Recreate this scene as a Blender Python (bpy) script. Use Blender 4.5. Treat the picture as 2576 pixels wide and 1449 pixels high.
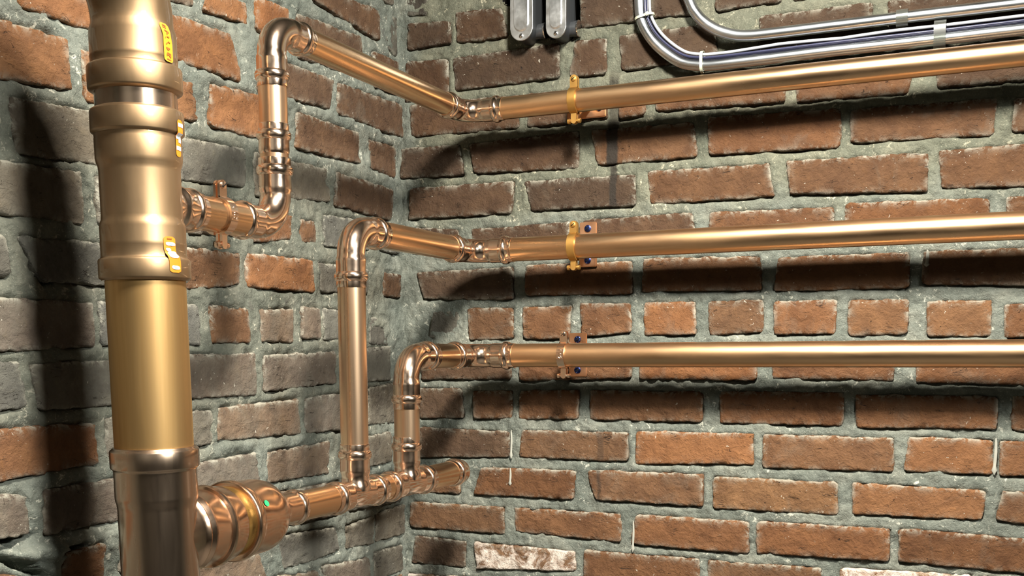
import bpy, bmesh, math, random
import numpy as np
from mathutils import Vector, Matrix, noise as mnoise

for o in list(bpy.data.objects):
    bpy.data.objects.remove(o, do_unlink=True)
SC = bpy.context.scene
COL = SC.collection
PI = math.pi

# ------------------------------------------------------------------ camera
cd = bpy.data.cameras.new('camera')
cam = bpy.data.objects.new('camera', cd)
COL.objects.link(cam)
rot = [[0.912013, -0.039125, 0.408291], [0.410135, 0.098206, -0.906722], [-0.004621, 0.994397, 0.105612]]
cp = [1.05063, -1.83103, 0.00765]
cam.matrix_world = Matrix(((rot[0][0], rot[0][1], rot[0][2], cp[0]),
                           (rot[1][0], rot[1][1], rot[1][2], cp[1]),
                           (rot[2][0], rot[2][1], rot[2][2], cp[2]), (0, 0, 0, 1)))
cd.sensor_fit = 'HORIZONTAL'
cd.sensor_width = 36.0
cd.lens = 36.0 * 2723.69 / 2576.0
cd.shift_y = (1180.0 - 724.5) / 2576.0
cd.clip_start = 0.02
SC.camera = cam

# ------------------------------------------------------------------ light and exposure
wd = bpy.data.worlds.new('world')
SC.world = wd
wd.use_nodes = True
wd.node_tree.nodes['Background'].inputs[0].default_value = (0.8, 0.85, 0.8, 1)
wd.node_tree.nodes['Background'].inputs[1].default_value = 0.05

def area(name, loc, aim, sx, sy, power, color):
    l = bpy.data.lights.new(name, 'AREA')
    l.shape = 'RECTANGLE'
    l.size = sx
    l.size_y = sy
    l.energy = power
    l.color = color
    o = bpy.data.objects.new(name, l)
    COL.objects.link(o)
    o.location = loc
    d = Vector(aim) - Vector(loc)
    o.rotation_euler = d.to_track_quat('-Z', 'Y').to_euler()
    return o

key = area('work_light', (0.88, -1.04, 1.0), (0.66, -0.45, -0.25), 0.14, 0.26, 43.0, (1.0, 0.95, 0.85))
key.data.spread = math.radians(130)
fill = area('fill_light', (3.1, -1.6, 1.2), (0.0, -0.62, -0.10), 0.6, 0.3, 14.5, (0.98, 1.0, 0.94))  # unseen fill lamp, added and narrowed to lift the shadows on the left wall
fill.data.spread = math.radians(62)
area('bounce_light_rear', (1.2, -2.7, 1.25), (1.3, -3.6, -0.3), 1.2, 0.25, 15.0, (1.0, 0.97, 0.90))  # unseen lamp, added to bounce light off the back wall
SC.view_settings.view_transform = 'Standard'
SC.view_settings.look = 'None'
SC.view_settings.exposure = 0.0
SC.view_settings.gamma = 1.0
SC.view_settings.use_curve_mapping = False
try:
    SC.cycles.max_bounces = 8
    SC.cycles.glossy_bounces = 6
    SC.cycles.diffuse_bounces = 4
    SC.cycles.sample_clamp_indirect = 4.0
    SC.cycles.caustics_reflective = False
    SC.cycles.caustics_refractive = False
except Exception:
    pass

# ------------------------------------------------------------------ helpers
def tag(o, label=None, cat=None, group=None, kind=None):
    if label: o['label'] = label
    if cat: o['category'] = cat
    if group: o['group'] = group
    if kind: o['kind'] = kind
    return o

def empty(name, loc, label=None, cat=None, group=None):
    o = bpy.data.objects.new(name, None)
    o.empty_display_size = 0.02
    COL.objects.link(o)
    o.location = loc
    return tag(o, label, cat, group)

def worldloc(o):
    v = Vector((0, 0, 0))
    while o is not None:
        v += Vector(o.location)
        o = o.parent
    return v

def link(name, bm, mat, parent=None, origin=None, smooth=40, label=None):
    """bm is in world coordinates; the object gets its own origin and an optional parent (all unrotated)."""
    bmesh.ops.remove_doubles(bm, verts=bm.verts, dist=1e-6)
    bmesh.ops.recalc_face_normals(bm, faces=bm.faces)
    if origin is None:
        n = max(1, len(bm.verts))
        origin = sum((v.co for v in bm.verts), Vector()) / n
    origin = Vector(origin)
    bmesh.ops.translate(bm, verts=bm.verts, vec=-origin)
    me = bpy.data.meshes.new(name)
    bm.to_mesh(me)
    bm.free()
    for p in me.polygons: p.use_smooth = True
    if smooth is not None:
        try: me.set_sharp_from_angle(angle=math.radians(smooth))
        except Exception: pass
    me.materials.append(mat)
    o = bpy.data.objects.new(name, me)
    COL.objects.link(o)
    if parent is not None:
        o.parent = parent
        o.location = origin - worldloc(parent)
    else:
        o.location = origin
    if label: o['label'] = label
    return o

def frame_of(t):
    t = t.normalized()
    a = Vector((0, 0, 1)) if abs(t.z) < 0.9 else Vector((1, 0, 0))
    u = t.cross(a).normalized()
    return u, t.cross(u).normalized()

def sweep(bm, pts, rad, seg=40, caps=(True, True), tans=None, hexa=None):
    """A round section of varying radius carried along a path by parallel transport."""
    n = len(pts)
    pts = [Vector(p) for p in pts]
    if tans is None:
        tans = []
        for i in range(n):
            t = Vector()
            j = i
            while j > 0 and (pts[i] - pts[j]).length < 1e-7: j -= 1
            k = i
            while k < n - 1 and (pts[k] - pts[i]).length < 1e-7: k += 1
            if (pts[i] - pts[j]).length > 1e-7: t += (pts[i] - pts[j]).normalized()
            if (pts[k] - pts[i]).length > 1e-7: t += (pts[k] - pts[i]).normalized()
            tans.append(t.normalized())
    u, _ = frame_of(tans[0])
    rings = []
    for i in range(n):
        t = tans[i]
        u = (u - t * u.dot(t)).normalized()
        w = t.cross(u)
        ring = []
        h = hexa[i] if hexa else 0.0
        for k in range(seg):
            a = 2 * PI * k / seg
            r = rad[i] * (1 + h * math.cos(6 * a))
            ring.append(bm.verts.new(pts[i] + u * (math.cos(a) * r) + w * (math.sin(a) * r)))
        rings.append(ring)
    for i in range(n - 1):
        A, B = rings[i], rings[i + 1]
        for k in range(seg):
            k2 = (k + 1) % seg
            bm.faces.new((A[k], A[k2], B[k2], B[k]))
    if caps[0]: bm.faces.new(list(reversed(rings[0])))
    if caps[1]: bm.faces.new(rings[-1])

def lathe(bm, p0, d, prof, seg=40, caps=(True, True), hexa=None):
    p0 = Vector(p0); d = Vector(d).normalized()
    sweep(bm, [p0 + d * t for t, r in prof], [r for t, r in prof], seg, caps, [d] * len(prof), hexa)

def box(bm, lo, hi, bev=0.0):
    x0, y0, z0 = lo; x1, y1, z1 = hi
    vs = [bm.verts.new(c) for c in ((x0, y0, z0), (x1, y0, z0), (x1, y1, z0), (x0, y1, z0), (x0, y0, z1), (x1, y0, z1), (x1, y1, z1), (x0, y1, z1))]
    fs = [bm.faces.new([vs[i] for i in q]) for q in ((3, 2, 1, 0), (4, 5, 6, 7), (0, 1, 5, 4), (1, 2, 6, 5), (2, 3, 7, 6), (3, 0, 4, 7))]
    if bev > 0:
        es = list({e for f in fs for e in f.edges})
        bmesh.ops.bevel(bm, geom=es, offset=bev, segments=2, affect='EDGES')

# ------------------------------------------------------------------ material helpers
class NT:
    def __init__(self, name):
        self.m = bpy.data.materials.new(name)
        self.m.use_nodes = True
        self.t = self.m.node_tree
        self.b = self.t.nodes['Principled BSDF']
    def n(self, typ, **kw):
        x = self.t.nodes.new(typ)
        for k, v in kw.items():
            if k == 'inp':
                for a, b in v.items():
                    if isinstance(b, bpy.types.NodeSocket): self.t.links.new(b, x.inputs[a])
                    else: x.inputs[a].default_value = b
            else: setattr(x, k, v)
        return x
    def l(self, a, b): self.t.links.new(a, b)
    def pos(self, scale=(1, 1, 1)):
        g = self.n('ShaderNodeNewGeometry')
        mp = self.n('ShaderNodeMapping', inp={'Vector': g.outputs['Position'], 'Scale': scale})
        return mp.outputs[0]
    def noise(self, vec, scale, detail=4, rough=0.55, dist=0.0):
        x = self.n('ShaderNodeTexNoise', inp={'Vector': vec, 'Scale': scale, 'Detail': detail, 'Roughness': rough, 'Distortion': dist})
        return x.outputs['Fac']
    def ramp(self, fac, stops):
        r = self.n('ShaderNodeValToRGB', inp={'Fac': fac})
        e = r.color_ramp.elements
        while len(e) < len(stops): e.new(0.5)
        for i, (p, c) in enumerate(stops):
            e[i].position = p
            e[i].color = c if len(c) == 4 else (*c, 1)
        return r.outputs['Color']
    def gray(self, fac, a, b):
        x = self.n('ShaderNodeMapRange', inp={'Value': fac, 'From Min': a, 'From Max': b})
        return x.outputs['Result']
    def math(self, op, a, b=0.0, clamp=False):
        x = self.n('ShaderNodeMath', operation=op, use_clamp=clamp)
        for i, v in enumerate((a, b)):
            if isinstance(v, bpy.types.NodeSocket): self.l(v, x.inputs[i])
            else: x.inputs[i].default_value = v
        return x.outputs[0]
    def mix(self, fac, a, b, blend='MIX'):
        x = self.n('ShaderNodeMix', data_type='RGBA', blend_type=blend)
        for i, v in ((0, fac), (6, a), (7, b)):
            if isinstance(v, bpy.types.NodeSocket): self.l(v, x.inputs[i])
            elif i == 0: x.inputs[0].default_value = v
            else: x.inputs[i].default_value = v if len(v) == 4 else (*v, 1)
        return x.outputs[2]
    def bump(self, h, strength, dist=0.002):
        x = self.n('ShaderNodeBump', inp={'Height': h, 'Strength': strength, 'Distance': dist})
        self.l(x.outputs[0], self.b.inputs['Normal'])
        return x
    def set(self, **kw):
        for k, v in kw.items():
            s = self.b.inputs[k.replace('_', ' ')]
            if isinstance(v, bpy.types.NodeSocket): self.l(v, s)
            else: s.default_value = v if not (isinstance(v, tuple) and len(v) == 3) else (*v, 1)
        return self

def stain_mask(N):
    """The tar run that comes down the right wall beside the brackets (fixed to the wall)."""
    g = N.n('ShaderNodeNewGeometry')
    s = N.n('ShaderNodeSeparateXYZ', inp={'Vector': g.outputs['Position']})
    wob = N.math('MULTIPLY', N.math('SUBTRACT', N.noise(N.pos((1, 1, 1)), 28, 3), 0.5), 0.012)
    x = N.math('ADD', s.outputs[0], wob)
    def band(x0, hw, z0, z1):
        d = N.math('ABSOLUTE', N.math('SUBTRACT', x, x0))
        a = N.gray(d, hw, hw - 0.0035)
        b = N.gray(s.outputs[2], z0 - 0.004, z0 + 0.004)
        c = N.gray(s.outputs[2], z1 + 0.02, z1)
        e = N.gray(s.outputs[1], -0.08, -0.05)
        return N.math('MULTIPLY', N.math('MULTIPLY', a, b), N.math('MULTIPLY', c, e), True)
    m = N.math('MAXIMUM', band(0.4205, 0.0122, 0.332, 0.405), N.math('MULTIPLY', band(0.4225, 0.0085, 0.262, 0.334), 0.97))
    m = N.math('MAXIMUM', m, N.math('MULTIPLY', band(0.4225, 0.0115, 0.40, 0.475), 0.85))
    m = N.math('MAXIMUM', m, N.math('MULTIPLY', band(0.4010, 0.008, -0.185, -0.145), 0.42))
    m = N.math('MAXIMUM', m, N.math('MULTIPLY', band(0.3985, 0.0045, -0.258, -0.20), 0.6))
    return m

def brick_material(name, salty=False):
    N = NT(name)
    P = N.pos()
    oi = N.n('ShaderNodeObjectInfo')
    base = oi.outputs['Color']
    n1 = N.noise(P, 22, 5, 0.6, 0.4)
    c = N.mix(N.gray(n1, 0.35, 0.7), base, N.mix(1.0, base, (0.62, 0.60, 0.62), 'MULTIPLY'))
    n2 = N.noise(P, 60, 5, 0.65, 0.8)
    c = N.mix(N.math('MULTIPLY', N.gray(n2, 0.55, 0.75), 0.5), c, N.mix(1.0, c, (1.35, 1.3, 1.1), 'MULTIPLY'))
    n3 = N.noise(P, 260, 4, 0.7)
    c = N.mix(N.math('MULTIPLY', N.gray(n3, 0.3, 0.75), 0.38), c, N.mix(1.0, c, (0.55, 0.52, 0.5), 'MULTIPLY'))
    # grey mortar smear, as strong as the brick's own alpha says
    sm = N.noise(N.pos((1, 1, 0.6)), 16, 6, 0.65, 0.6)
    amt = N.n('ShaderNodeMapRange', inp={'Value': oi.outputs['Alpha'], 'From Min': 0.0, 'From Max': 1.0, 'To Min': 0.72, 'To Max': 0.30})
    sf = N.math('MULTIPLY', N.math('SUBTRACT', sm, amt.outputs[0]), 2.2, True)
    c = N.mix(N.math('MULTIPLY', sf, 0.75), c, (0.145, 0.136, 0.110))
    at = N.n('ShaderNodeAttribute', attribute_name='rim')
    rimf = N.math('MULTIPLY', at.outputs['Fac'], N.gray(N.noise(P, 48, 5, 0.75, 0.5), 0.46, 0.56), True)
    c = N.mix(N.math('MULTIPLY', rimf, 0.75), c, (0.36, 0.34, 0.275))
    # lime specks and pits
    spk = N.math('MULTIPLY', N.gray(N.noise(P, 170, 3, 0.6, 0.5), 0.685, 0.72), N.gray(N.noise(P, 17, 2), 0.46, 0.58))
    c = N.mix(N.math('MULTIPLY', spk, 0.8), c, (0.62, 0.57, 0.47))
    pit = N.math('MULTIPLY', N.gray(N.noise(P, 120, 3, 0.6, 0.7), 0.30, 0.25), N.gray(N.noise(P, 14, 2), 0.45, 0.6))
    # fine drag cracks
    cr = N.math('ABSOLUTE', N.math('SUBTRACT', N.noise(N.pos((0.32, 0.32, 1.7)), 40, 4, 0.6, 0.9), 0.5))
    crk = N.math('MULTIPLY', N.gray(cr, 0.007, 0.002), N.gray(N.noise(P, 33, 2), 0.58, 0.64))
    dark = N.math('MAXIMUM', pit, crk)
    c = N.mix(N.math('MULTIPLY', dark, 0.85), c, (0.03, 0.022, 0.017))
    if salty:
        w = N.noise(P, 30, 6, 0.7, 0.6)
        c = N.mix(N.gray(w, 0.42, 0.56), c, (0.66, 0.56, 0.48))
    c = N.mix(N.math('MULTIPLY', stain_mask(N), 1.0, True), c, (0.030, 0.024, 0.019))
    h = N.math('ADD', N.math('MULTIPLY', n2, 1.1), N.math('MULTIPLY', n3, 0.5))
    h = N.math('ADD', h, N.math('MULTIPLY', N.noise(P, 620, 2), 0.16))
    vd = N.n('ShaderNodeTexVoronoi', inp={'Vector': N.pos((0.6, 0.6, 1.0)), 'Scale': 95.0, 'Randomness': 1.0})
    h = N.math('ADD', h, N.math('MULTIPLY', N.math('MULTIPLY', vd.outputs['Distance'], N.gray(N.noise(P, 18, 3), 0.45, 0.65)), 0.7))
    if salty: h = N.math('ADD', h, N.math('MULTIPLY', N.noise(P, 110, 5, 0.7), 1.2))
    h = N.math('SUBTRACT', h, N.math('MULTIPLY', dark, 1.3))
    N.bump(h, 0.9, 0.003)
    N.set(Base_Color=c, Roughness=0.88, Specular_IOR_Level=0.22)
    return N.m

def mortar_material():
    N = NT('mortar')
    P = N.pos()
    n1 = N.noise(P, 13, 5, 0.6, 0.3)
    c = N.ramp(n1, [(0.3, (0.138, 0.153, 0.130)), (0.5, (0.196, 0.209, 0.177)), (0.72, (0.28, 0.282, 0.232))])
    n2 = N.noise(P, 140, 5, 0.7, 0.3)
    c = N.mix(N.math('MULTIPLY', N.gray(n2, 0.32, 0.66), 0.62), c, N.mix(1.0, c, (0.58, 0.59, 0.58), 'MULTIPLY'))
    g = N.noise(P, 480, 3, 0.6)
    c = N.mix(N.math('MULTIPLY', N.gray(g, 0.6, 0.72), 0.45), c, (0.60, 0.58, 0.48))
    lime = N.math('MULTIPLY', N.gray(N.noise(P, 85, 5, 0.75, 0.5), 0.58, 0.63), N.gray(N.noise(P, 9, 2), 0.45, 0.56))
    c = N.mix(N.math('MULTIPLY', lime, 0.75), c, (0.66, 0.64, 0.53))
    soot = N.math('MULTIPLY', N.gray(N.noise(P, 55, 4, 0.6, 0.6), 0.40, 0.32), N.gray(N.noise(P, 8, 2), 0.5, 0.62))
    c = N.mix(N.math('MULTIPLY', soot, 0.7), c, (0.10, 0.098, 0.088))
    # the left wall's old, sooty bed joints (the repointed stretch lower down is cleaner)
    gp = N.n('ShaderNodeNewGeometry'); sp = N.n('ShaderNodeSeparateXYZ', inp={'Vector': gp.outputs['Position']})
    zz = N.math('ADD', sp.outputs[2], N.math('MULTIPLY', N.math('SUBTRACT', N.noise(P, 9, 3), 0.5), 0.25))
    old = N.math('MULTIPLY', N.math('MULTIPLY', N.gray(sp.outputs[1], -0.04, -0.10), N.gray(sp.outputs[0], 0.06, 0.03)), N.math('MULTIPLY', N.gray(zz, -0.17, -0.09), N.gray(zz, 0.37, 0.29)))
    oldr_dim = N.math('MULTIPLY', N.math('MULTIPLY', N.gray(sp.outputs[1], -0.10, -0.06), N.gray(sp.outputs[0], 0.02, 0.05)), N.gray(zz, 0.20, 0.30))  # upper right wall: older, browner mortar, its darkening also offsets the lamp's falloff
    c = N.mix(N.math('MULTIPLY', oldr_dim, 0.9), c, N.mix(1.0, c, (0.88, 0.83, 0.72), 'MULTIPLY'))
    c = N.mix(N.math('MULTIPLY', old, 0.85), c, N.mix(1.0, c, (0.76, 0.72, 0.67), 'MULTIPLY'))
    c = N.mix(N.math('MULTIPLY', stain_mask(N), 0.88), c, (0.034, 0.029, 0.024))
    h = N.math('ADD', N.math('MULTIPLY', N.noise(P, 70, 6, 0.7, 0.4), 1.0), N.math('MULTIPLY', n2, 0.5))
    h = N.math('ADD', h, N.math('MULTIPLY', g, 0.2))
    N.bump(h, 1.0, 0.004)
    N.set(Base_Color=c, Roughness=0.93, Specular_IOR_Level=0.18)
    return N.m

def copper(name, col, rough, streak=(1, 1, 1), vary=0.25, tarnish=(0.42, 0.24, 0.11), bump=0.05, rvar=0.1, coat=0.0, croughness=0.06):
    N = NT(name)
    P = N.pos(streak)
    n1 = N.noise(P, 26, 4, 0.6, 0.2)
    n2 = N.noise(P, 120, 3, 0.6)
    c = N.mix(N.math('MULTIPLY', N.gray(n1, 0.42, 0.75), vary), col, tarnish)
    c = N.mix(N.math('MULTIPLY', N.gray(n2, 0.5, 0.8), vary * 0.5), c, N.mix(1.0, col, (1.12, 1.12, 1.1), 'MULTIPLY'))
    r = N.n('ShaderNodeMapRange', inp={'Value': n1, 'From Min': 0.3, 'From Max': 0.7, 'To Min': max(0.03, rough - rvar), 'To Max': rough + rvar})
    N.bump(n2, bump, 0.001)
    N.set(Base_Color=c, Metallic=1.0, Roughness=r.outputs[0])
    if coat: N.set(Coat_Weight=coat, Coat_Roughness=croughness)
    return N.m

def plain(name, col, rough=0.5, metal=0.0, spec=0.5, nscale=60, namp=0.15, trans=0.0):
    N = NT(name)
    P = N.pos()
    n1 = N.noise(P, nscale, 4, 0.6)
    c = N.mix(N.math('MULTIPLY', N.gray(n1, 0.35, 0.7), namp), col, N.mix(1.0, col, (0.55, 0.55, 0.55), 'MULTIPLY'))
    N.set(Base_Color=c, Roughness=rough, Metallic=metal, Specular_IOR_Level=spec)
    if trans: N.set(Transmission_Weight=trans)
    return N.m

M = {}
M['brick'] = brick_material('fired_brick')
M['salty'] = brick_material('salty_brick', True)
M['mortar'] = mortar_material()
M['tube_x'] = copper('copper_tube_along_x', (0.76, 0.49, 0.28), 0.32, (0.14, 1, 1), 0.7, (0.46, 0.27, 0.125), rvar=0.10)
M['tube_y'] = copper('copper_tube_along_y', (0.88, 0.58, 0.34), 0.26, (1, 0.06, 1), 0.4, (0.42, 0.24, 0.10), rvar=0.07)
M['tube_z'] = copper('copper_tube_upright', (0.88, 0.60, 0.39), 0.30, (1, 1, 0.06), 0.4, (0.42, 0.25, 0.12), rvar=0.07)
M['stack_raw'] = copper('aged_stack_copper', (0.47, 0.300, 0.130), 0.50, (1, 1, 0.05), 0.85, (0.30, 0.175, 0.06), rvar=0.08)
M['stack_fit'] = copper('satin_stack_fitting', (0.325, 0.217, 0.122), 0.49, (1, 1, 0.3), 0.45, (0.28, 0.182, 0.095), rvar=0.07, coat=0.5, croughness=0.05)
M['stack_low'] = copper('brown_polished_copper', (0.54, 0.40, 0.295), 0.26, (1, 1, 0.1), 0.4, (0.28, 0.19, 0.12), rvar=0.07, coat=0.5, croughness=0.04)
M['fit'] = copper('polished_copper_fitting', (0.95, 0.71, 0.55), 0.17, (1, 1, 1), 0.22, (0.74, 0.48, 0.30), rvar=0.05)
M['satin'] = copper('satin_copper_fitting', (0.84, 0.58, 0.41), 0.20, (1, 1, 1), 0.3, (0.58, 0.36, 0.21), rvar=0.06)
M['brass'] = copper('yellow_bronze', (0.50, 0.29, 0.085), 0.52, (1, 1, 1), 0.3, (0.5, 0.3, 0.08), rvar=0.08)
M['ring'] = copper('brass_band', (0.72, 0.52, 0.19), 0.30, (1, 1, 1), 0.3, (0.5, 0.33, 0.10))
M['plate'] = copper('copper_plate', (0.72, 0.43, 0.26), 0.36, (1, 1, 1), 0.3, (0.42, 0.23, 0.12))
M['emt'] = copper('galvanised_conduit', (0.62, 0.66, 0.70), 0.28, (0.2, 1, 1), 0.25, (0.42, 0.45, 0.50), rvar=0.08)
M['alu'] = copper('cast_aluminium', (0.80, 0.82, 0.83), 0.40, (1, 1, 1), 0.35, (0.50, 0.51, 0.50), bump=0.15, rvar=0.12)
M['castgrey'] = plain('dark_grey_enamel', (0.045, 0.048, 0.052), 0.45)
M['steel'] = copper('bright_screw_steel', (0.72, 0.72, 0.72), 0.2)
M['dark'] = plain('dark_void', (0.012, 0.011, 0.010), 0.95, 0, 0.1)
M['greycable'] = plain('light_grey_cable', (0.42, 0.43, 0.46), 0.4)
M['bluecable'] = plain('navy_blue_cable', (0.028, 0.031, 0.075), 0.35)
M['tie'] = plain('cream_nylon', (0.55, 0.55, 0.42), 0.4, namp=0.1)
M['clip'] = plain('translucent_nylon', (0.62, 0.64, 0.58), 0.22, namp=0.1, trans=0.92)
M['bluescrew'] = copper('blue_coated_screw', (0.035, 0.06, 0.24), 0.25, vary=0.2, tarnish=(0.02, 0.03, 0.10))
M['orange'] = plain('orange_sticker', (0.62, 0.175, 0.010), 0.5, namp=0.12)
M['orange2'] = plain('amber_sticker', (0.64, 0.235, 0.014), 0.5, namp=0.12)
M['white'] = plain('white_print', (0.62, 0.62, 0.60), 0.5, namp=0.1)
M['inkblue'] = plain('grey_blue_print', (0.22, 0.32, 0.38), 0.5)
M['inkbrown'] = plain('brown_print', (0.22, 0.075, 0.01), 0.5)
M['green'] = plain('green_dot', (0.02, 0.30, 0.11), 0.5, namp=0.1)
M['drip'] = plain('dried_lime_drip', (0.40, 0.39, 0.33), 0.8, namp=0.3)
M['plaster'] = plain('painted_wall', (0.50, 0.50, 0.46), 0.9, 0, 0.2)
M['concrete'] = plain('grey_concrete', (0.24, 0.235, 0.22), 0.85, 0, 0.2)

# ------------------------------------------------------------------ brick walls
RIGHT = """k 15 677 64 672 61 632 15 635
d 18 621 106 616 110 575 16 572
d 117 628 210 625 223 572 119 573
d 362 638 458 637 462 569 361 569
d 485 633 561 630 561 566 489 571
d 596 618 706 616 705 568 598 567
d 722 615 853 613 855 563 723 568
d 11 553 101 548 103 483 10 479
d 109 549 321 550 321 492 115 489
d 351 552 409 548 410 488 339 490
d 430 548 597 550 604 493 437 490
d 670 551 846 550 846 492 673 493
d 868 549 1070 546 1072 494 871 493
d 18 474 245 470 244 411 21 415
d 260 470 410 468 411 412 260 411
r 431 468 477 468 480 413 431 410
r 497 468 714 465 716 411 497 417
r 728 465 912 464 904 406 732 409
d 937 463 1073 464 1076 409 944 410
d 1 395 125 392 133 336 -3 339
d 143 392 359 397 358 332 152 338
r 380 396 564 394 571 336 393 335
r 587 400 803 393 804 332 590 337
r 816 391 1031 388 1027 333 818 338
r 1053 384 1087 383 1089 334 1050 334
d 18 320 233 320 229 262 14 262
d 254 317 462 316 464 261 266 264
r 484 319 691 317 701 262 488 262
r 718 318 935 314 936 255 726 264
r 950 317 1089 317 1092 254 955 258
d 24 248 118 239 125 200 23 200
d 146 238 342 241 342 184 151 186
d 366 243 565 245 571 186 366 184
r 593 244 796 241 800 185 592 188
o 813 245 1025 241 1029 181 815 187
r 1047 240 1093 240 1095 183 1050 182
d 28 163 230 166 231 107 44 112
r 255 169 458 168 459 111 254 113
r 477 172 679 167 684 111 476 114
r 707 164 913 164 914 108 702 109
r 933 164 1096 164 1098 106 932 113
k 63 89 119 89 121 37 53 39
r 137 94 231 92 230 35 139 33
r 249 93 346 94 340 35 250 35
r 360 97 456 96 458 44 364 37
o 480 97 572 95 573 39 480 39
r 591 96 685 96 688 41 595 38
r 703 93 805 92 803 38 704 37
o 821 92 914 91 914 37 822 34
o 940 87 1034 87 1035 31 943 32
r 1051 80 1099 82 1102 29 1052 30
d 36 13 228 18 226 -38 35 -41
r 242 17 456 19 458 -36 243 -42
o 472 18 678 18 678 -39 473 -37
r 700 17 895 16 895 -38 704 -35
r 927 16 1102 15 1105 -43 929 -41
d 31 -56 123 -56 127 -112 30 -115
r 145 -61 228 -59 227 -111 148 -114
r 243 -59 360 -57 359 -110 241 -112
r 380 -57 587 -58 586 -111 381 -111
r 614 -57 820 -56 819 -112 616 -111
r 837 -60 1049 -60 1049 -112 839 -114
r 1067 -59 1105 -59 1108 -114 1068 -112
d 30 -131 221 -135 223 -184 29 -191
r 246 -131 453 -131 453 -184 241 -183
o 466 -128 675 -127 675 -181 465 -187
r 689 -128 898 -129 900 -184 689 -185
o 920 -126 1045 -127 1045 -183 914 -182
r 1053 -129 1108 -128 1111 -183 1054 -183
r 10 -223 116 -224 119 -258 13 -259
r 163 -204 355 -203 349 -257 145 -257
r 374 -201 589 -200 590 -257 392 -255
y 605 -203 813 -204 816 -259 606 -259
o 835 -203 1037 -208 1034 -255 837 -256
r 1058 -207 1112 -207 1114 -259 1052 -252
r 10 -277 209 -278 211 -330 7 -328
r 229 -277 440 -278 441 -330 233 -324
r 467 -277 670 -278 670 -334 458 -331
r 682 -276 898 -276 898 -330 683 -332
r 910 -274 1115 -280 1117 -335 911 -329
d 17 -344 130 -347 128 -399 8 -400
w 146 -348 352 -352 355 -389 150 -400
r 369 -348 585 -349 586 -404 368 -403
r 598 -350 790 -349 791 -403 599 -407
w 820 -346 1021 -342 1023 -398 821 -401
r 1037 -343 1117 -342 1120 -397 1039 -398
w -7 -421 166 -416 166 -469 -8 -475
r 190 -416 353 -412 353 -465 189 -469"""
LEFT = """b -632 513 -573 518 -575 492 -631 487
o -556 527 -459 532 -459 500 -557 492
o -436 548 -353 553 -354 500 -436 499
d -331 553 -134 566 -124 493 -333 484
d -98 550 -10 551 -8 491 -100 487
d -299 608 -73 627 -71 573 -288 584
k -51 626 -11 630 -10 558 -51 570
d -496 575 -317 606 -306 584 -492 546
o -880 446 -716 453 -719 411 -879 411
o -705 469 -497 477 -471 414 -702 409
d -432 469 -226 472 -240 420 -435 410
d -215 471 8 476 10 415 -220 417
o -930 389 -808 391 -804 331 -935 320
o -789 385 -581 388 -575 336 -785 323
o -552 395 -369 408 -369 340 -554 334
d -338 398 -151 398 -145 344 -343 339
d -118 394 -21 393 -24 336 -116 343
g -901 304 -686 320 -690 251 -893 242
g -655 308 -469 317 -471 260 -659 248
g -451 316 -255 320 -244 266 -453 250
d -230 319 -33 316 -43 257 -234 261
g -941 230 -795 236 -793 171 -945 167
g -775 234 -628 233 -627 175 -773 173
b -606 233 -477 234 -480 184 -609 178
r -456 232 -358 231 -364 191 -459 180
r -336 229 -286 229 -287 193 -336 191
g -267 243 -120 247 -121 196 -270 189
g -90 244 -13 243 -15 196 -91 199
g -946 146 -915 146 -909 98 -950 93
g -900 148 -684 152 -687 97 -869 97
r -612 159 -491 161 -495 113 -611 100
o -478 162 -305 165 -297 112 -476 110
g -283 163 -130 162 -132 117 -282 112
d -73 161 -10 159 -10 116 -77 114
b -951 75 -788 75 -786 19 -955 12
g -777 77 -587 81 -583 23 -779 21
r -564 82 -473 78 -467 27 -561 25
b -446 77 -357 82 -359 27 -445 28
b -338 88 -283 86 -282 35 -340 33
g -273 86 -155 85 -156 33 -276 33
k -126 76 -57 74 -61 23 -127 27
g -953 4 -902 1 -897 -52 -957 -59
g -890 0 -724 3 -727 -56 -880 -58
b -697 8 -462 11 -460 -53 -700 -54
b -442 7 -237 14 -239 -41 -441 -50
g -207 16 -54 24 -56 -41 -209 -42
r -958 -75 -791 -77 -789 -129 -962 -138
g -776 -71 -564 -71 -569 -123 -777 -123
b -552 -69 -352 -64 -346 -121 -557 -119
b -336 -63 -163 -58 -166 -125 -336 -122
g -136 -53 -29 -45 -31 -121 -139 -120
b -963 -151 -904 -156 -903 -204 -967 -204
b -880 -153 -732 -152 -735 -206 -882 -209
b -659 -149 -465 -142 -459 -191 -661 -186
b -441 -144 -260 -140 -268 -196 -439 -194
g -219 -141 -56 -137 -57 -195 -222 -197
b -428 -212 -236 -212 -238 -272 -431 -266
g -208 -213 -17 -215 -19 -276 -210 -270
r -851 -237 -783 -232 -790 -283 -858 -271
b -762 -232 -620 -235 -619 -287 -762 -278
b -611 -291 -466 -302 -448 -346 -613 -329
g -421 -281 -252 -292 -240 -337 -406 -339
g -222 -295 -126 -291 -128 -340 -223 -336
g -119 -288 -11 -282 -13 -341 -120 -339
b -298 -353 -145 -363 -142 -422 -284 -402
g -129 -359 -15 -360 -17 -413 -127 -413
b -434 -346 -308 -357 -304 -407 -436 -388
r -976 -235 -894 -259 -896 -289 -978 -269"""
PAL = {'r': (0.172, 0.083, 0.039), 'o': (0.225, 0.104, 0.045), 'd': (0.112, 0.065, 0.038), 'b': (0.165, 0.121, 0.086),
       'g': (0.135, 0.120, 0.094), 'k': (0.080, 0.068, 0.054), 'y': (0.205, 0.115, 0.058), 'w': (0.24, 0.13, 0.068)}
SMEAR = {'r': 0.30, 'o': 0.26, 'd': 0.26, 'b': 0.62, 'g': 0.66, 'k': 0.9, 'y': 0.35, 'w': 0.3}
rng = random.Random(11)

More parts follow.
